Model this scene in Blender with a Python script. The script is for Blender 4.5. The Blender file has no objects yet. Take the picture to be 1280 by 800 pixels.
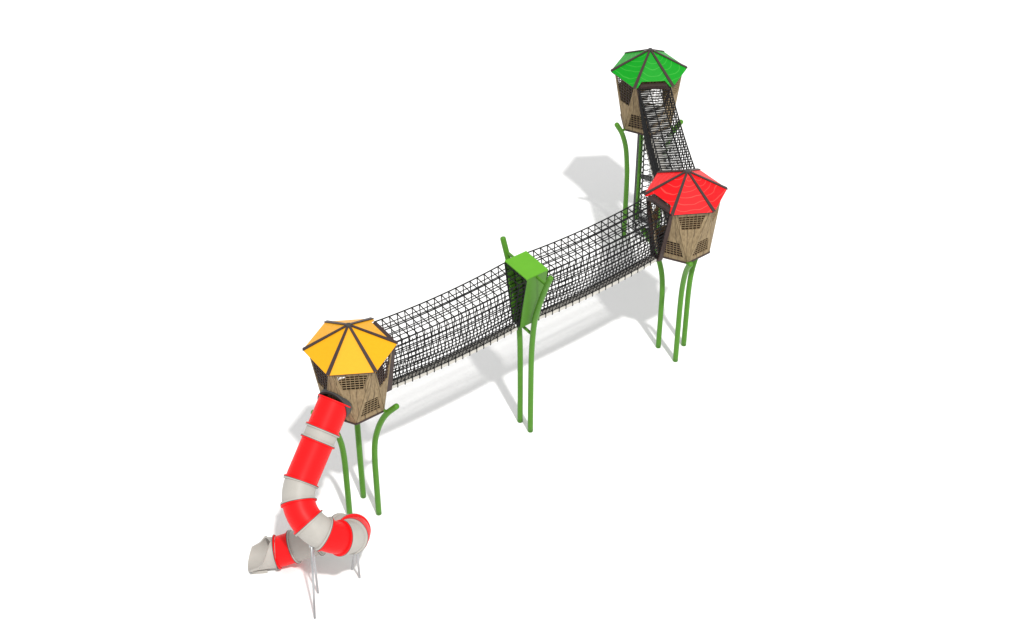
import bpy, bmesh, math, random
from mathutils import Vector, Matrix
PI = math.pi
random.seed(4)
C = bpy.context.scene.collection
SC = bpy.context.scene

# ------------------------------------------------------------------ camera
cd = bpy.data.cameras.new('camera'); cam = bpy.data.objects.new('camera', cd); C.objects.link(cam)
cd.sensor_width = 36.0; cd.lens = 2054.17 / 1280 * 36.0
cd.clip_start = 0.5; cd.clip_end = 3000
cam.location = (0, 0, 33.281); cam.rotation_euler = (PI / 2 - 0.70370, 0, 0)
SC.camera = cam
# ------------------------------------------------------------------ white studio surround and key lamp
w = bpy.data.worlds.new('World'); SC.world = w; w.use_nodes = True
bg = w.node_tree.nodes['Background']; bg.inputs[0].default_value = (1, 1, 1, 1); bg.inputs[1].default_value = 0.765
sl = bpy.data.lights.new('key_light', 'SUN'); sl.energy = 2.6; sl.angle = math.radians(2.4); sl.color = (1, 0.985, 0.96)
so = bpy.data.objects.new('key_light', sl); C.objects.link(so)
sdir = Vector((0.217, -0.540, 1.0)).normalized()          # towards the lamp
so.rotation_euler = sdir.to_track_quat('Z', 'Y').to_euler(); so.location = (10, -10, 40)
SC.view_settings.view_transform = 'Standard'; SC.view_settings.look = 'None'
SC.view_settings.exposure = 0; SC.view_settings.gamma = 1
SC.cycles.max_bounces = 8

# ------------------------------------------------------------------ materials
def lin(c):
    return tuple(((x / 255 / 12.92) if x / 255 <= 0.04045 else ((x / 255 + 0.055) / 1.055) ** 2.4) for x in c)
def newmat(name):
    m = bpy.data.materials.new(name); m.use_nodes = True
    return m, m.node_tree, m.node_tree.nodes['Principled BSDF']
def plain(name, col, rough=0.5, metal=0.0, var=0.06, scale=6.0, spec=0.5, coat=0.0):
    m, t, b = newmat(name)
    n = t.nodes.new('ShaderNodeTexNoise'); n.inputs['Scale'].default_value = scale; n.inputs['Detail'].default_value = 5
    tc = t.nodes.new('ShaderNodeTexCoord'); t.links.new(tc.outputs['Object'], n.inputs['Vector'])
    r = t.nodes.new('ShaderNodeMapRange')
    r.inputs['From Min'].default_value = 0.3; r.inputs['From Max'].default_value = 0.7
    r.inputs['To Min'].default_value = 1 - var; r.inputs['To Max'].default_value = 1 + var
    t.links.new(n.outputs['Fac'], r.inputs['Value'])
    mx = t.nodes.new('ShaderNodeVectorMath'); mx.operation = 'SCALE'
    mx.inputs[0].default_value = col; t.links.new(r.outputs[0], mx.inputs['Scale'])
    t.links.new(mx.outputs[0], b.inputs['Base Color'])
    rr = t.nodes.new('ShaderNodeMapRange'); rr.inputs['To Min'].default_value = rough - 0.06; rr.inputs['To Max'].default_value = rough + 0.06
    t.links.new(n.outputs['Fac'], rr.inputs['Value']); t.links.new(rr.outputs[0], b.inputs['Roughness'])
    b.inputs['Metallic'].default_value = metal; b.inputs['Specular IOR Level'].default_value = spec
    b.inputs['Coat Weight'].default_value = coat
    return m
def math_node(t, op, a, b=None):
    n = t.nodes.new('ShaderNodeMath'); n.operation = op
    for i, v in enumerate((a, b)):
        if v is None: continue
        if isinstance(v, (int, float)): n.inputs[i].default_value = v
        else: t.links.new(v, n.inputs[i])
    return n.outputs[0]
def wood(name, light, dark, groove):
    m, t, b = newmat(name)
    uv = t.nodes.new('ShaderNodeUVMap'); sp = t.nodes.new('ShaderNodeSeparateXYZ'); t.links.new(uv.outputs[0], sp.inputs[0])
    oi = t.nodes.new('ShaderNodeObjectInfo')
    den = math_node(t, 'ADD', sp.outputs['Y'], 0.9)
    fan = math_node(t, 'DIVIDE', sp.outputs['X'], den)
    cb = t.nodes.new('ShaderNodeCombineXYZ'); t.links.new(fan, cb.inputs[0])
    vs = math_node(t, 'MULTIPLY', sp.outputs['Y'], 0.16); t.links.new(vs, cb.inputs[1])
    rz = math_node(t, 'MULTIPLY', oi.outputs['Random'], 37.0); t.links.new(rz, cb.inputs[2])
    n1 = t.nodes.new('ShaderNodeTexNoise'); n1.inputs['Scale'].default_value = 7; n1.inputs['Detail'].default_value = 3
    t.links.new(cb.outputs[0], n1.inputs['Vector'])
    n2 = t.nodes.new('ShaderNodeTexNoise'); n2.inputs['Scale'].default_value = 38; n2.inputs['Detail'].default_value = 4
    t.links.new(cb.outputs[0], n2.inputs['Vector'])
    wob = math_node(t, 'MULTIPLY', n1.outputs['Fac'], 1.1)
    x = math_node(t, 'ADD', math_node(t, 'MULTIPLY', fan, 9.5), wob)
    fr = math_node(t, 'FRACT', x)
    g = math_node(t, 'LESS_THAN', fr, 0.10)
    cr = t.nodes.new('ShaderNodeValToRGB'); t.links.new(n2.outputs['Fac'], cr.inputs[0])
    cr.color_ramp.elements[0].position = 0.3; cr.color_ramp.elements[0].color = (*dark, 1)
    cr.color_ramp.elements[1].position = 0.72; cr.color_ramp.elements[1].color = (*light, 1)
    mx = t.nodes.new('ShaderNodeMix'); mx.data_type = 'RGBA'
    t.links.new(math_node(t, 'MULTIPLY', g, 0.75), mx.inputs[0]); t.links.new(cr.outputs[0], mx.inputs[6]); mx.inputs[7].default_value = (*groove, 1)
    t.links.new(mx.outputs[2], b.inputs['Base Color']); b.inputs['Roughness'].default_value = 0.75
    b.inputs['Specular IOR Level'].default_value = 0.25
    bp = t.nodes.new('ShaderNodeBump'); bp.inputs['Strength'].default_value = 0.3; bp.inputs['Distance'].default_value = 0.004
    t.links.new(math_node(t, 'SUBTRACT', n2.outputs['Fac'], g), bp.inputs['Height']); t.links.new(bp.outputs[0], b.inputs['Normal'])
    return m
def roofmat(name, col, linecol, amount):
    """painted sheet with thin engraved growth rings, ring centre near the apex of each panel"""
    m, t, b = newmat(name)
    uv = t.nodes.new('ShaderNodeUVMap')
    oi = t.nodes.new('ShaderNodeObjectInfo')
    sub = t.nodes.new('ShaderNodeVectorMath'); sub.operation = 'SUBTRACT'; t.links.new(uv.outputs[0], sub.inputs[0])
    off = t.nodes.new('ShaderNodeCombineXYZ')
    t.links.new(math_node(t, 'MULTIPLY', math_node(t, 'SUBTRACT', oi.outputs['Random'], 0.5), 0.5), off.inputs[0])
    off.inputs[1].default_value = 0.22
    t.links.new(off.outputs[0], sub.inputs[1])
    ln = t.nodes.new('ShaderNodeVectorMath'); ln.operation = 'LENGTH'; t.links.new(sub.outputs[0], ln.inputs[0])
    n = t.nodes.new('ShaderNodeTexNoise'); n.inputs['Scale'].default_value = 1.6; n.inputs['Detail'].default_value = 1
    ad = t.nodes.new('ShaderNodeVectorMath'); ad.operation = 'ADD'; t.links.new(uv.outputs[0], ad.inputs[0])
    cz = t.nodes.new('ShaderNodeCombineXYZ'); t.links.new(math_node(t, 'MULTIPLY', oi.outputs['Random'], 19), cz.inputs[2])
    t.links.new(cz.outputs[0], ad.inputs[1]); t.links.new(ad.outputs[0], n.inputs['Vector'])
    d = math_node(t, 'ADD', ln.outputs['Value'], math_node(t, 'MULTIPLY', n.outputs['Fac'], 0.35))
    fr = math_node(t, 'FRACT', math_node(t, 'MULTIPLY', d, 5.2))
    g = math_node(t, 'LESS_THAN', fr, 0.10)
    n2 = t.nodes.new('ShaderNodeTexNoise'); n2.inputs['Scale'].default_value = 14; n2.inputs['Detail'].default_value = 6
    t.links.new(ad.outputs[0], n2.inputs['Vector'])
    sc = math_node(t, 'ADD', math_node(t, 'MULTIPLY', n2.outputs['Fac'], 0.14), 0.93)
    cs = t.nodes.new('ShaderNodeVectorMath'); cs.operation = 'SCALE'; cs.inputs[0].default_value = col; t.links.new(sc, cs.inputs['Scale'])
    mx = t.nodes.new('ShaderNodeMix'); mx.data_type = 'RGBA'
    t.links.new(math_node(t, 'MULTIPLY', g, amount), mx.inputs[0]); t.links.new(cs.outputs[0], mx.inputs[6]); mx.inputs[7].default_value = (*linecol, 1)
    t.links.new(mx.outputs[2], b.inputs['Base Color']); b.inputs['Roughness'].default_value = 0.45; b.inputs['Specular IOR Level'].default_value = 0.12
    return m

M = {}
M['ground'] = plain('white_ground', (0.965, 0.965, 0.965), 0.95, var=0.0, spec=0.0)
M['wood'] = wood('weathered_wood', (0.345, 0.258, 0.145), (0.20, 0.144, 0.078), (0.085, 0.06, 0.034))
M['brown'] = plain('dark_brown_steel', (0.050, 0.031, 0.029), 0.5, spec=0.25)
M['charcoal'] = plain('charcoal_plastic', (0.045, 0.043, 0.042), 0.55)
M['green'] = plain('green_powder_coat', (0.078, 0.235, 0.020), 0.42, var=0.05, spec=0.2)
M['lit_top_green'] = plain('green_coat_sunlit_top', (0.120, 0.385, 0.024), 0.45, var=0.03, spec=0.15)  # brighter copy of the post green, sunlight on the box top painted in
M['roof_yellow'] = roofmat('yellow_roof_sheet', (0.82, 0.385, 0.012), (0.9, 0.56, 0.12), 0.0)
M['roof_red'] = roofmat('red_roof_sheet', (0.80, 0.009, 0.013), (0.85, 0.13, 0.10), 0.45)
M['roof_green'] = roofmat('green_roof_sheet', (0.005, 0.295, 0.014), (0.07, 0.45, 0.06), 0.55)
M['rope'] = plain('black_rope', (0.012, 0.012, 0.013), 0.8, spec=0.2)
M['plank'] = plain('pale_grey_plank', (0.56, 0.54, 0.49), 0.8, var=0.10, scale=9)
M['lacing'] = plain('light_grey_lacing', (0.50, 0.50, 0.485), 0.8)
M['rubber'] = plain('dark_rubber', (0.085, 0.085, 0.087), 0.7)
M['red_plastic'] = plain('red_moulded_plastic', (0.80, 0.008, 0.010), 0.45, var=0.02, spec=0.15)
M['grey_plastic'] = plain('warm_grey_moulded_plastic', (0.43, 0.41, 0.375), 0.45, var=0.03, spec=0.2)
M['steel'] = plain('galvanised_steel', (0.42, 0.43, 0.44), 0.35, metal=0.7)

# ------------------------------------------------------------------ helpers
def mesh_obj(name, bm, mat, parent=None, smooth=False):
    me = bpy.data.meshes.new(name)
    bmesh.ops.recalc_face_normals(bm, faces=bm.faces)
    bm.to_mesh(me); bm.free()
    me.materials.append(M[mat] if isinstance(mat, str) else mat)
    if smooth:
        for p in me.polygons: p.use_smooth = True
    o = bpy.data.objects.new(name, me); C.objects.link(o)
    if parent: o.parent = parent
    return o
def thing(name, label, cat, loc=(0, 0, 0), rz=0, group=None):
    o = bpy.data.objects.new(name, None); C.objects.link(o)
    o.location = loc; o.rotation_euler = (0, 0, rz); o.empty_display_size = 0.3
    o['label'] = label; o['category'] = cat
    if group: o['group'] = group
    return o
def frames(pts):
    pts = [Vector(p) for p in pts]; out = []; up = None
    for i, p in enumerate(pts):
        a = pts[max(i - 1, 0)]; b = pts[min(i + 1, len(pts) - 1)]
        tg = (b - a).normalized()
        if up is None:
            up = Vector((0, 0, 1)) if abs(tg.z) < 0.9 else Vector((1, 0, 0))
        x = tg.cross(up).normalized(); up = x.cross(tg).normalized()
        out.append((p, tg, x, up))
    return out
def add_tube(bm, pts, r, n=8, caps=True, rs=None):
    rings = []
    fr = frames(pts)
    for i, (p, tg, x, u) in enumerate(fr):
        rr = rs[i] if rs else r
        rings.append([bm.verts.new(p + x * (rr * math.cos(2 * PI * k / n)) + u * (rr * math.sin(2 * PI * k / n))) for k in range(n)])
    for a, b in zip(rings, rings[1:]):
        for k in range(n): bm.faces.new((a[k], a[(k + 1) % n], b[(k + 1) % n], b[k]))
    if caps:
        bm.faces.new(rings[0][::-1]); bm.faces.new(rings[-1])
def add_box(bm, p0, p1, wdt, h, up=(0, 0, 1)):
    """bar from p0 to p1 with width wdt and height h"""
    p0, p1 = Vector(p0), Vector(p1); t = (p1 - p0).normalized(); up = Vector(up)
    x = t.cross(up).normalized(); u = x.cross(t).normalized()
    vs = []
    for p in (p0, p1):
        vs.append([bm.verts.new(p + x * (a * wdt / 2) + u * (b * h / 2)) for a, b in ((-1, -1), (1, -1), (1, 1), (-1, 1))])
    a, b = vs
    for k in range(4): bm.faces.new((a[k], a[(k + 1) % 4], b[(k + 1) % 4], b[k]))
    bm.faces.new(a[::-1]); bm.faces.new(b)
def add_solid(bm, poly, off, uvs=None):
    """closed prism: polygon extruded by vector off"""
    off = Vector(off); a = [bm.verts.new(Vector(p)) for p in poly]; b = [bm.verts.new(Vector(p) + off) for p in poly]
    fs = [bm.faces.new(a), bm.faces.new(b[::-1])]
    n = len(a)
    for k in range(n): fs.append(bm.faces.new((a[k], b[k], b[(k + 1) % n], a[(k + 1) % n])))
    if uvs:
        lay = bm.loops.layers.uv.verify(); d = {}
        for v, w_, q in zip(a, b, uvs): d[v] = q; d[w_] = q
        for f in fs:
            for l in f.loops: l[lay].uv = d[l.vert]
def spline(pts, n=8):
    """Catmull-Rom through the points"""
    P = [Vector(p) for p in pts]; P = [P[0] * 2 - P[1]] + P + [P[-1] * 2 - P[-2]]; out = []
    for i in range(1, len(P) - 2):
        for k in range(n):
            t = k / n
            out.append(0.5 * ((2 * P[i]) + (-P[i - 1] + P[i + 1]) * t + (2 * P[i - 1] - 5 * P[i] + 4 * P[i + 1] - P[i + 2]) * t * t
                              + (-P[i - 1] + 3 * P[i] - 3 * P[i + 1] + P[i + 2]) * t ** 3))
    out.append(P[-2]); return out
def az(a, r, z): return Vector((r * math.cos(a), r * math.sin(a), z))

# ------------------------------------------------------------------ ground
bm = bmesh.new(); s = 600
bm.faces.new([bm.verts.new(v) for v in ((-s, -s, 0), (s, -s, 0), (s, s, 0), (-s, s, 0))])
g = mesh_obj('ground', bm, 'ground'); g['kind'] = 'structure'

# ------------------------------------------------------------------ towers
RR, RT, RB = 1.2, 1.085, 0.863
RISE, BH = 0.697, 1.875
def tri_panel(parent, A, B, apex, hole, cols, rows, center, net=False):
    """Triangular wall panel with a trapezoid window and its lattice. A, B: ends of the long edge. hole=(d0,d1,margin):
    window between distances d0 and d1 from the long edge."""
    A, B, apex = Vector(A), Vector(B), Vector(apex)
    mid = (A + B) / 2; ex = (B - A).normalized(); ey = (apex - mid); H = ey.length; ey.normalize()
    nrm = ex.cross(ey).normalized()
    if nrm.dot(mid - Vector((center[0], center[1], mid.z))) < 0: nrm = -nrm
    th = -nrm * 0.035; hw = (B - A).length / 2
    P = lambda u, v: mid + ex * u + ey * v           # v measured from the long edge
    UV = lambda u, v: (u, H - v)
    bm = bmesh.new()
    g = 0.013
    hw -= g
    if hole:
        d0, d1, mg = hole
        h0 = hw * (1 - d0 / H) - mg; h1 = hw * (1 - d1 / H) - mg
        tri = [(-hw, g * .5), (hw, g * .5), (0, H - g)]
        tz = [(-h0, d0), (h0, d0), (h1, d1), (-h1, d1)]
        for q in ([tri[0], tri[1], tz[1], tz[0]], [tri[1], tri[2], tz[2], tz[1]], [tri[2], tz[3], tz[2]], [tri[2], tri[0], tz[0], tz[3]]):
            add_solid(bm, [P(*c) for c in q], th, [UV(*c) for c in q])
        bmesh.ops.remove_doubles(bm, verts=bm.verts, dist=1e-5)
        seen = {}; kill = []
        for f in bm.faces:
            k = tuple(sorted(v.index for v in f.verts))
        bm.verts.index_update()
        for f in bm.faces:
            k = tuple(sorted(v.index for v in f.verts)); seen.setdefault(k, []).append(f)
        for k, fl in seen.items():
            if len(fl) > 1: kill += fl
        bmesh.ops.delete(bm, geom=kill, context='FACES_ONLY')
    else:
        q = [(-hw, g * .5), (hw, g * .5), (0, H - g)]
        add_solid(bm, [P(*c) for c in q], th, [UV(*c) for c in q])
    o = mesh_obj('wall_panel', bm, 'wood', parent)
    if hole:
        bm = bmesh.new(); bw = 0.014 if net else 0.012
        lay = bm.loops.layers.uv.verify()
        for k in range(1, cols):
            u = -h0 + 2 * h0 * k / cols
            vmax = d1 if abs(u) <= h1 else d0 + (h0 - abs(u)) / (h0 - h1) * (d1 - d0)
            if vmax - d0 > 0.03: add_box(bm, P(u, d0 + .002) + th * .5, P(u, vmax - .002) + th * .5, bw, 0.016, nrm)
        for k in range(1, rows):
            v = d0 + (d1 - d0) * k / rows; hh = h0 + (h1 - h0) * k / rows
            add_box(bm, P(-hh + .002, v) + th * .62, P(hh - .002, v) + th * .62, bw, 0.016, nrm)
        mesh_obj('lattice', bm, 'brown' if net else 'wood', o)
    # screws at the corners
    return o

def post(parent, a, z_top, r_base, r_top=1.22, floor=None):
    dz = z_top - 4.32
    prof = [(0, r_base), (1.2, r_base), (2.1 + dz, r_base + .005), (2.75 + dz, r_base + .05), (3.25 + dz, r_base + (r_top - r_base) * .21),
            (3.65 + dz, r_base + (r_top - r_base) * .40), (3.98 + dz, r_base + (r_top - r_base) * .64), (z_top, r_top)]
    pts = spline([az(a, r, z) for z, r in prof], 6)
    e = (pts[-1] - pts[-2]).normalized()
    R = 0.080
    pts2 = pts + [pts[-1] + e * 0.03, pts[-1] + e * 0.052, pts[-1] + e * 0.062]
    rs = [R] * len(pts) + [R * .93, R * .7, R * .3]
    bm = bmesh.new(); add_tube(bm, pts2, R, 16, True, rs)
    o = mesh_obj('post', bm, 'green', parent, smooth=True)
    # lug that clamps the post to the corner of the floor
    zc = floor - 0.03
    pc = min(pts, key=lambda q: abs(q.z - zc))
    bm = bmesh.new()
    add_tube(bm, [az(a, RB - 0.12, zc + .0), Vector((pc.x, pc.y, zc))], 0.042, 10)
    mesh_obj('bracket', bm, 'green', o, smooth=False)
    return o

def tower(loc, yaw, h, roof, label, openings, plain_up, slide_faces, post_faces, r_base, post_top, big=(), tall=(), hatch=0):
    t = thing('play_tower', label, 'play tower', (loc[0], loc[1], 0), yaw, 'hexagonal wooden play towers on curved green posts')
    A = [PI + i * PI / 3 for i in range(6)]           # roof corners: L, FL, FR, R, BR, BL
    Bm = [PI + PI / 6 + i * PI / 3 for i in range(6)]
    zt = h + 0.035; zb = h - BH
    apex = Vector((0, 0, h + RISE))
    cap = 0.985
    for i in range(6):
        a, b = az(A[i], RR, h), az(A[(i + 1) % 6], RR, h)
        mid = (a + b) / 2; ex = (b - a).normalized(); ey = (apex - mid); H = ey.length; ey.normalize(); nrm = ex.cross(ey).normalized()
        if nrm.z < 0: nrm = -nrm
        P = lambda u, v: mid + ex * u + ey * v
        hw = 0.6
        if i in openings:
            q = [(-hw, 0), (-0.50, 0), (-0.36, 0.20), (0.36, 0.20), (0.50, 0), (hw, 0), (0, H)]
            parts = [[q[0], q[1], q[2], q[6]], [q[2], q[3], q[6]], [q[3], q[4], q[5], q[6]]]
        else:
            parts = [[(-hw, 0), (hw, 0), (0, H)]]
        bm = bmesh.new()
        for pp in parts: add_solid(bm, [P(*c) for c in pp], -nrm * 0.02, [(c[0], H - c[1]) for c in pp])
        mesh_obj('roof_panel', bm, roof, t)
        # dark trim bar tucked under the eave
        if i not in openings:
            bm = bmesh.new(); add_box(bm, az(A[i], RR - .05, h - .030), az(A[(i + 1) % 6], RR - .05, h - .030), 0.05, 0.035)
            mesh_obj('eave_trim', bm, 'brown', t)
    for i in range(6):
        bm = bmesh.new()
        a = az(A[i], RR - 0.004, h + 0.008); b = apex + Vector((0, 0, 0.012)) + az(A[i], 0.03, 0)
        x = Vector((-math.sin(A[i]), math.cos(A[i]), 0)); d = (b - a).normalized(); u = x.cross(d); u = u if u.z > 0 else -u
        v0 = [a + x * sx * 0.050 + u * sz for sx, sz in ((-1, -.012), (1, -.012), (1, .012), (-1, .012))]
        v1 = [b + x * sx * 0.030 + u * sz for sx, sz in ((-1, -.012), (1, -.012), (1, .012), (-1, .012))]
        va = [bm.verts.new(v) for v in v0]; vb = [bm.verts.new(v) for v in v1]
        for k in range(4): bm.faces.new((va[k], va[(k + 1) % 4], vb[(k + 1) % 4], vb[k]))
        bm.faces.new(va[::-1]); bm.faces.new(vb)
        mesh_obj('roof_rib', bm, 'brown', t)
    bm = bmesh.new(); add_solid(bm, [az(a, 0.07, h + RISE + .004) for a in A], (0, 0, 0.032)); mesh_obj('roof_cap', bm, 'charcoal', t)
    # walls: six panels hanging point down, six standing point up
    for i in range(6):
        if i in openings: continue
        tri_panel(t, az(A[i], RT, zt), az(A[(i + 1) % 6], RT, zt), az(Bm[i], RB, zb), (0.15, 0.95, 0.05) if i in big else (0.22, 0.70, 0.085), (4 if i >= 4 else 7), (5 if i >= 4 else 8) if i in big else 6, (0, 0), i in big)
    for i in range(6):
        j = (i - 1) % 6
        tri_panel(t, az(Bm[j], RB, zb), az(Bm[i], RB, zb), az(A[i], RT, zt), None if i in plain_up else ((0.20, 1.25, 0.05) if i in tall else (0.15, 0.70, 0.085)), 6, 10 if i in tall else 6, (0, 0), i in tall)
    bm = bmesh.new()
    if hatch:                                         # open middle: one climbs in from the net below
        for k in range(6):
            a0, a1 = Bm[k], Bm[(k + 1) % 6]
            add_solid(bm, [az(a0, RB + .012, zb - .055), az(a1, RB + .012, zb - .055), az(a1, hatch, zb - .055), az(a0, hatch, zb - .055)], (0, 0, 0.052))
    else:
        add_solid(bm, [az(a, RB + .012, zb - .055) for a in Bm], (0, 0, 0.052))
    mesh_obj('floor', bm, 'brown', t)
    # entrance frames where a net tunnel is hooked on
    for i in openings:
        n = az(Bm[i], 1, 0); x = Vector((-n.y, n.x, 0))
        bm = bmesh.new()
        outer = [(-0.175, zb - .05), (0.175, zb - .05), (0.515, h - .10), (0.40, h + .035), (-0.40, h + .035), (-0.515, h - .10)]
        inner = [(-0.15, zb + .02), (0.15, zb + .02), (0.48, h - .15), (0.36, h - .075), (-0.36, h - .075), (-0.48, h - .15)]
        m_ = len(outer)
        for k in range(m_):
            k2 = (k + 1) % m_
            q = [outer[k], outer[k2], inner[k2], inner[k]]
            add_solid(bm, [x * u + n * 0.87 + Vector((0, 0, z)) for u, z in q], n * 0.16)
        bmesh.ops.remove_doubles(bm, verts=bm.verts, dist=1e-5)
        mesh_obj('entrance_frame', bm, 'brown', t)
    for i in post_faces:
        post(t, Bm[i], post_top, r_base, 1.22 if r_base < .5 else 1.17, zb)
    return t

YC, RC, GC = (-4.0802, 31.1847), (4.9125, 37.7700), (4.2476, 43.8643)
tower(YC, 0.1085, 5.945, 'roof_yellow', 'wooden hexagonal tower under a plain yellow roof, the tube slide coming out of it',
      openings=(3,), plain_up=(1, 3, 4), slide_faces=(1,), post_faces=(0, 2, 4), r_base=0.458, post_top=4.33, big=(0, 2))
tower(RC, 0.1215, 5.986, 'roof_red', 'wooden hexagonal tower under a red roof, at the corner where the two net tunnels meet',
      openings=(0, 4), plain_up=(0, 4), slide_faces=(), post_faces=(1, 3, 5), r_base=0.458, post_top=4.33, big=(5, 3), tall=(5,))
tower(GC, 0.0806, 6.245, 'roof_green', 'wooden hexagonal tower under a green roof, above the hanging climbing net',
      openings=(1,), plain_up=(2, 5), slide_faces=(), post_faces=(0, 2, 4), r_base=0.64, post_top=4.64, big=(0, 4))

# ------------------------------------------------------------------ net tunnels
def tunnel(p0, z0, h0, p1, z1, h1, cells, label, sag_t=0.09, sag_b=0.09, w0=0.49, b0=0.09, dense=False):
    p0 = Vector((*p0, 0)); p1 = Vector((*p1, 0)); d = p1 - p0; L = d.length; ang = math.atan2(d.y, d.x)
    t = thing('net_tunnel', label, 'net tunnel', (p0.x, p0.y, 0), ang, 'black rope net tunnels between the towers')
    def sec(s):                                       # cross-section at s (0..1): top z, floor z, half widths
        q = 4 * s * (1 - s)
        return (z0 + h0) * (1 - s) + (z1 + h1) * s - sag_t * q, z0 * (1 - s) + z1 * s - sag_b * q, w0 - 0.02 * q, b0 + 0.01 * q
    R = 0.0125
    def rope(bm, pts, r=R): add_tube(bm, pts, r, 5, False)
    N = cells
    # side nets
    for side in (1, -1):
        bm = bmesh.new()
        def pt(s, f):                                 # f: 0 floor .. 1 top ; the lower half bellies out a little
            zt, zf, wt, wb = sec(s); belly = 0.07 * math.sin(PI * f) * (0.35 + 0.65 * math.sin(PI * s))
            return Vector((s * L, side * (wb + (wt - wb) * f + belly), zf + (zt - zf) * f))
        FR = (0, .2, .4, .6, .8, 1) if dense and side > 0 else (0, .12, .25, .4, .55, .7, .85, 1) if dense else (0, .11, .21, .30, .38, .46, .54, .63, .72, .81, .90, 1)
        for k, f in enumerate(FR):
            rope(bm, [pt(i / N, f) for i in range(N + 1)], 0.014 if f == 0 else 0.020 if f == 1 else (0.0185 if k % 3 == 0 else 0.0145))
        M2 = 3 if dense and side > 0 else 2
        for i in range(M2 * N + 1):
            s = i / (M2 * N)
            rope(bm, [pt(s, k / 5) for k in range(6)] if i % M2 == 0 else [pt(s, k / 5 * (.85 if dense and side > 0 else .5)) for k in range(6)], 0.0155 if i % 2 == 0 else 0.013)
        mesh_obj('side_net', bm, 'rope', t)
    # top net: three cells wide
    bm = bmesh.new()
    def tp(s, f):
        zt, zf, wt, wb = sec(s); return Vector((s * L, wt * f, zt - 0.02 * (1 - f * f)))
    for f in (-1 / 3, 1 / 3): rope(bm, [tp(i / N, f) for i in range(N + 1)], 0.016)
    NC = 2 * N if dense else N
    for i in range(NC + 1): rope(bm, [tp(i / NC, f) for f in (-1, -1 / 3, 1 / 3, 1)], 0.0165)
    mesh_obj('top_net', bm, 'rope', t)
    if dense:                                         # light straps laced across the top between the black ropes
        bm = bmesh.new(); NS = int(L / .088)
        for i in range(NS):
            s = (i + .5) / NS
            rope(bm, [tp(s - .010, .95) - Vector((0, 0, .03)), tp(s, 1 / 3) - Vector((0, 0, .03)), tp(min(1, s + .012), -.30) - Vector((0, 0, .03))], 0.0125)
        mesh_obj('lacing', bm, 'lacing', t)
    # floor boards and the rope hangers between them
    NP = 2 * N if dense else N; gp = .22 if dense else .07
    for i in range(NP):
        s = (i + 0.5) / NP; zt, zf, wt, wb = sec(s); s0, s1 = (i + gp) / NP, (i + 1 - gp) / NP
        a = sec(s0)[1]; b = sec(s1)[1]
        bm = bmesh.new()
        add_box(bm, (s0 * L, 0, a - .065), (s1 * L, 0, b - .065), 2 * wb + .05, 0.085)
        mesh_obj('plank', bm, 'plank', t)
    for i in range(N + 1):
        s = i / N; zt, zf, wt, wb = sec(s)
        bm = bmesh.new()
        y = wb + .022
        add_tube(bm, [(s * L, -y, zf + .02), (s * L, -y, zf - .125), (s * L, y, zf - .125), (s * L, y, zf + .02)], 0.017, 5)
        mesh_obj('hanger', bm, 'rope', t)
    return t
D = (Vector(RC) - Vector(YC)); LYR = D.length; D.normalize(); Nn = Vector((-D.y, D.x))
PC = Vector(YC) + D * 5.533
tunnel(Vector(YC) + D * 1.02, 4.10, 1.80, PC - D * 0.36, 4.06, 1.84, 18, 'net tunnel running from the yellow roofed tower to the green box on two posts')
tunnel(PC + D * 0.36, 4.06, 1.84, Vector(RC) - D * 1.02, 4.14, 1.80, 18, 'net tunnel running from the green box on two posts to the red roofed tower')
E = (Vector(GC) - Vector(RC)); E.normalize()
tunnel(Vector(RC) + E * 1.02, 4.14, 1.80, Vector(GC) - E * 1.02, 4.40, 1.80, 17, 'short net tunnel running from the red roofed tower to the green roofed tower', sag_t=0.05, sag_b=0.06, b0=0.22, dense=True)

# ------------------------------------------------------------------ green box on two posts in the middle of the long tunnel
t = thing('tunnel_support', 'bright green box on two curved green posts in the middle of the long net tunnel', 'support', (PC.x, PC.y, 0), math.atan2(D.y, D.x))
zt, zb2, wt, wb, hl, hb = 5.945, 4.02, 0.495, 0.17, 0.36, 0.32
bm = bmesh.new(); add_solid(bm, [(-hl, -wt, zt), (hl, -wt, zt), (hl, wt, zt), (-hl, wt, zt)], (0, 0, .03)); mesh_obj('top_panel', bm, 'lit_top_green', t)
for sd in (1, -1):
    bm = bmesh.new()
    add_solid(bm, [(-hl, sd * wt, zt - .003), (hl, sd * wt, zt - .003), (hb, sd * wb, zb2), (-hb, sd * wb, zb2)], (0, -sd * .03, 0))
    mesh_obj('side_panel', bm, 'green', t)  # darker green than the top panel: shade on the sides put into the colour
bm = bmesh.new(); add_solid(bm, [(-hb, -wb + .034, zb2), (hb, -wb + .034, zb2), (hb, wb - .034, zb2), (-hb, wb - .034, zb2)], (0, 0, .03)); mesh_obj('bottom_panel', bm, 'charcoal', t)
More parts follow.
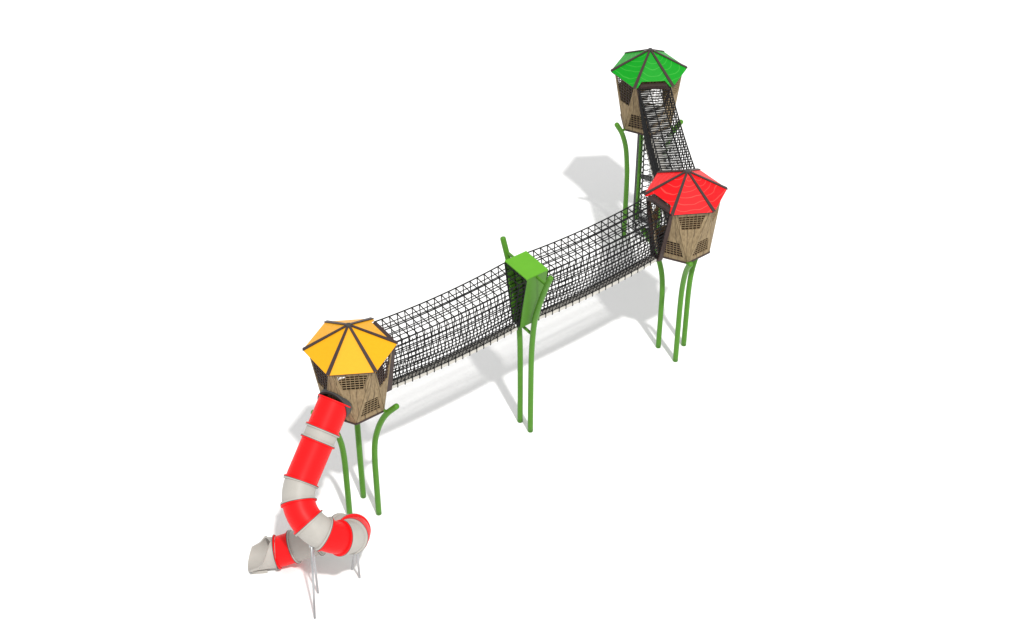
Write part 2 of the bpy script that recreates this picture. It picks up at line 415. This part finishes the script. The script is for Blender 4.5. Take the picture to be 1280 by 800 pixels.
# climbing nets lining the box
bm = bmesh.new()
for sd in (1, -1):
    for k in range(1, 8):
        f = k / 8; y = sd * (wb + (wt - wb) * f - .05); z = zb2 + (zt - zb2) * f
        add_tube(bm, [(-hl, y, z), (hl, y, z)], 0.010, 5)
    for k in range(4):
        x = -hl + 2 * hl * k / 3
        add_tube(bm, [(x, sd * (wb - .04), zb2 + .05), (x, sd * (wt - .055), zt - .02)], 0.013, 5)
mesh_obj('lining_net', bm, 'rope', t)
prof = [(0, .25), (1.4, .25), (2.76, .262), (3.53, .305), (4.25, .39), (4.74, .52), (5.23, .68), (5.71, .855), (6.20, 1.06)]
for sd in (1, -1):
    pts = spline([(0, sd * y, z) for z, y in prof], 6); e = (pts[-1] - pts[-2]).normalized(); R = .080
    bm = bmesh.new(); add_tube(bm, pts + [pts[-1] + e * .03, pts[-1] + e * .052, pts[-1] + e * .062], R, 16, True, [R] * len(pts) + [R * .93, R * .7, R * .3])
    o = mesh_obj('post', bm, 'green', t, smooth=True)
    bm = bmesh.new(); add_box(bm, (0, sd * .47, 5.86), (0, sd * .90, 5.86), .05, .07); mesh_obj('upper_arm', bm, 'green', o)
bm = bmesh.new(); add_tube(bm, [(0, -.30, 3.72), (0, .30, 3.72)], .045, 12); mesh_obj('crossbar', bm, 'green', t)

# ------------------------------------------------------------------ climbing net hanging below the green roofed tower
CN = (GC[0] + 0.30, GC[1] - 0.22)
t = thing('climbing_net', 'upright tube of black rope net with dark rubber steps, below the green roofed tower', 'climbing net', (CN[0], CN[1], 0), 0.3)
zt, zb3, rn = 4.30, 0.22, 0.44
bm = bmesh.new()
nv = 9
for k in range(nv):
    a = 2 * PI * k / nv
    add_tube(bm, [az(a, rn * (1 - .10 * math.sin(PI * f / 8)), zb3 + (zt - zb3) * f / 8) for f in range(9)], 0.0125, 5, False)
for j in range(20):
    z = zb3 + (zt - zb3) * j / 19; rj = rn * (1 - .10 * math.sin(PI * j / 19))
    add_tube(bm, [az(2 * PI * k / nv, rj, z) for k in range(nv + 1)], 0.0125, 5, False)
mesh_obj('rope_net', bm, 'rope', t)
for zz in (zb3, zt):
    bm = bmesh.new(); add_tube(bm, [az(2 * PI * k / 32, rn + .01, zz) for k in range(33)], 0.026, 8, False)
    mesh_obj('ring', bm, 'rubber', t, smooth=True)
for j, zz in enumerate((0.70, 1.55, 2.40, 3.25)):
    a0 = PI * (1.0 if j % 2 == 0 else 0.0) - .4
    bm = bmesh.new()
    arc = [az(a0 + PI * .9 * k / 14, rn * .86, zz) for k in range(15)]
    add_solid(bm, arc, (0, 0, 0.02)); mesh_obj('rubber_step', bm, 'rubber', t)
# bent steel tubes that hold the bottom ring
for k in range(2):
    a = PI * 0.93 + k * PI
    pts = spline([az(a, rn + .09, 4.28), az(a, rn + .09, 2.4), az(a, rn + .09, .55), az(a, rn + .05, .30), az(a, rn - .10, .22), az(a, .05, .22)], 6)
    bm = bmesh.new(); add_tube(bm, pts, 0.034, 10); mesh_obj('frame_tube', bm, 'rubber', t, smooth=True)
bm = bmesh.new(); add_tube(bm, [(0, 0, 0), (0, 0, .24)], .05, 12); mesh_obj('anchor', bm, 'rubber', t)

# ------------------------------------------------------------------ tube slide
AZ, SZ0, SLP, SL, SR, SDZ, SA = 4.208, 4.714, 0.796, 1.625, 0.667, 0.457, 5.314
sd_ = Vector((math.cos(AZ), math.sin(AZ), 0)); sn = Vector((-sd_.y, sd_.x, 0)); st = Vector((*YC, 0)) + sd_ * 0.9
def spath(s):
    if s < SL:
        p = st + sd_ * s; z = SZ0 - SLP * s
    else:
        c = st + sd_ * SL + sn * SR; a = min((s - SL) / SR, SA)
        p = c + SR * (math.sin(a) * sd_ - math.cos(a) * sn); z = SZ0 - SLP * SL - SDZ * a
        rest = s - SL - a * SR
        if rest > 0:
            p = p + (math.cos(a) * sd_ + math.sin(a) * sn) * rest
            z -= 0.37 * rest
        if z < 0.46: z = 0.46
    return Vector((p.x, p.y, z))
base = spath(4.9)
t = thing('tube_slide', 'red and grey spiral tube slide coming down from the yellow roofed tower', 'slide', (base.x, base.y, 0), 0)
off = Vector((-base.x, -base.y, 0))
TR = 0.415
def sframe(s):
    e = 0.05
    # averaged tangent softens the change of slope
    p = sum((spath(s + k * 0.06) for k in range(-3, 4)), Vector()) / 7 if s > .5 else spath(s)
    tg = (spath(s + .15) - spath(s - .15)).normalized()
    x = tg.cross(Vector((0, 0, 1))).normalized(); u = x.cross(tg).normalized()
    return p + off, tg, x, u
def section(s0, s1, mat, name='slide_section', r=TR):
    bm = bmesh.new(); n = max(3, int((s1 - s0) / .06)); rings = []
    prof = [(s0 + .004, r + .045), (s0 + .030, r + .045), (s0 + .036, r)]
    prof += [(s0 + .036 + (s1 - s0 - .072) * k / n, r) for k in range(1, n)]
    prof += [(s1 - .036, r), (s1 - .030, r + .045), (s1 - .004, r + .045)]
    ins = [(s, r - .02) for s, _ in (prof[-1], prof[n // 2 + 2], prof[0])]
    K = 40
    for s, rr in prof + [(q, r - .02) for q in [s1 - .004 + (s0 - s1 + .008) * k / n for k in range(n + 1)]]:
        p, tg, x, u = sframe(s)
        rings.append([bm.verts.new(p + x * rr * math.cos(2 * PI * k / K) + u * rr * math.sin(2 * PI * k / K)) for k in range(K)])
    rings.append(rings[0])
    for a, b in zip(rings, rings[1:]):
        for k in range(K): bm.faces.new((a[k], a[(k + 1) % K], b[(k + 1) % K], b[k]))
    o = mesh_obj(name, bm, mat, t)
    for p in o.data.polygons: p.use_smooth = True
    o.data.set_sharp_from_angle(angle=math.radians(35))
    return o
def gasket(s):
    bm = bmesh.new(); K = 40; rings = []
    for ds, rr in ((-.007, TR + .05), (.007, TR + .05), (.007, TR), (-.007, TR)):
        p, tg, x, u = sframe(s); rings.append([bm.verts.new(p + tg * ds + x * rr * math.cos(2 * PI * k / K) + u * rr * math.sin(2 * PI * k / K)) for k in range(K)])
    rings.append(rings[0])
    for a, b in zip(rings, rings[1:]):
        for k in range(K): bm.faces.new((a[k], a[(k + 1) % K], b[(k + 1) % K], b[k]))
    mesh_obj('gasket', bm, 'charcoal', t)
cuts = [-0.06, .565, .809, 1.672, 2.113, 2.593, 2.997, 3.42, 3.81, 4.33, 4.85, 5.50, 6.158, 6.622]
cols = ['red', 'grey', 'red', 'grey', 'red', 'grey', 'red', 'grey', 'red', 'grey', 'grey', 'grey', 'red']
for a, b, c in zip(cuts, cuts[1:], cols):
    o = section(a, b, c + '_plastic'); o['label'] = ('red' if c == 'red' else 'warm grey') + ' moulded tube section'
for s in cuts[1:]: gasket(s)
# collar on the tower wall
bm = bmesh.new(); K = 40; rings = []
Cz = Vector((0, 0, 1)); Cx = sd_.cross(Cz)
for rad, rr in ((.78, .46), (.965, .46), (.98, .445), (.98, .38), (.78, .38)):
    p = Vector((*YC, SZ0 - .02)) + sd_ * rad + off
    rings.append([bm.verts.new(p + Cx * rr * math.cos(2 * PI * k / K) + Cz * rr * math.sin(2 * PI * k / K)) for k in range(K)])
rings.append(rings[0])
for a, b in zip(rings, rings[1:]):
    for k in range(K): bm.faces.new((a[k], a[(k + 1) % K], b[(k + 1) % K], b[k]))
o = mesh_obj('collar', bm, 'charcoal', t, smooth=True); o.data.set_sharp_from_angle(angle=math.radians(30))
# exit trough: full tube that opens upwards
bm = bmesh.new(); K = 36; rows_ = []
for j in range(19):
    uu = j / 18; s = 6.626 + .60 * uu
    p, tg, x, u = sframe(s); tg = Vector((tg.x, tg.y, 0)).normalized(); u = Vector((0, 0, 1)); x = tg.cross(u)
    p.z = 0.46 - .0 * uu
    q = min(1, max(0, (uu - .14) / .62)); q = q * q * (3 - 2 * q)
    half = PI * (1 - q) + math.radians(96 - 30 * max(0, uu - .5) * 2) * q if uu > .12 else PI
    flare = 1 + .10 * uu * uu
    o_, i_ = [], []
    for k in range(K + 1):
        a = -PI / 2 - half + 2 * half * k / K
        sh = tg * (-.20 * uu * uu * math.sin(a))
        rim = 0.035 * max(0, 1 - abs(abs(a + PI / 2) - half) / .12) if uu > .12 else (.045 if j == 0 else 0)
        r0 = (TR * flare)
        zc = lambda v: Vector((v.x, v.y, max(v.z, 0.012)))
        o_.append(bm.verts.new(zc(p + sh + x * (r0 + rim) * math.cos(a) + u * (r0 + rim) * math.sin(a))))
        i_.append(bm.verts.new(p + sh + x * (r0 - .025) * math.cos(a) + u * ((r0 - .025) * math.sin(a))))
    rows_.append((o_, i_))
for (o0, i0), (o1, i1) in zip(rows_, rows_[1:]):
    for k in range(K):
        bm.faces.new((o0[k], o0[k + 1], o1[k + 1], o1[k])); bm.faces.new((i0[k], i1[k], i1[k + 1], i0[k + 1]))
    for k in (0, K): bm.faces.new((o0[k], o1[k], i1[k], i0[k]))
for (oo, ii) in (rows_[0], rows_[-1]):
    for k in range(K): bm.faces.new((oo[k], oo[k + 1], ii[k + 1], ii[k]))
bmesh.ops.remove_doubles(bm, verts=bm.verts, dist=1e-4)
o = mesh_obj('exit_section', bm, 'grey_plastic', t, smooth=True); o.data.set_sharp_from_angle(angle=math.radians(40))
# foot under the exit
pe, tg, x, u = sframe(7.1); tg = Vector((tg.x, tg.y, 0)).normalized(); x = tg.cross(Vector((0, 0, 1)))
for sd in (1, -1):
    bm = bmesh.new(); c0 = Vector((pe.x, pe.y, .055)) + x * (sd * .27)
    add_box(bm, c0 - tg * .20, c0 + tg * .20, .06, .11); mesh_obj('foot', bm, 'grey_plastic', t)
# support legs
def leg(a, b):
    bm = bmesh.new(); add_tube(bm, [Vector(a) + off, Vector(b) + off], .030, 12); o = mesh_obj('leg', bm, 'steel', t, smooth=True)
leg((-5.084, 27.33, 0), (-5.02, 27.72, 2.32)); leg((-5.079, 28.18, 0), (-5.01, 27.82, 2.32))
leg((-4.026, 28.70, 0), (-3.99, 28.40, 1.60)); leg((-4.248, 28.976, 0), (-4.02, 28.55, 1.50))
bm = bmesh.new(); add_box(bm, Vector((-5.06, 27.72, 2.30)) + off, Vector((-4.93, 27.84, 2.30)) + off, .10, .10); mesh_obj('clamp', bm, 'steel', t)
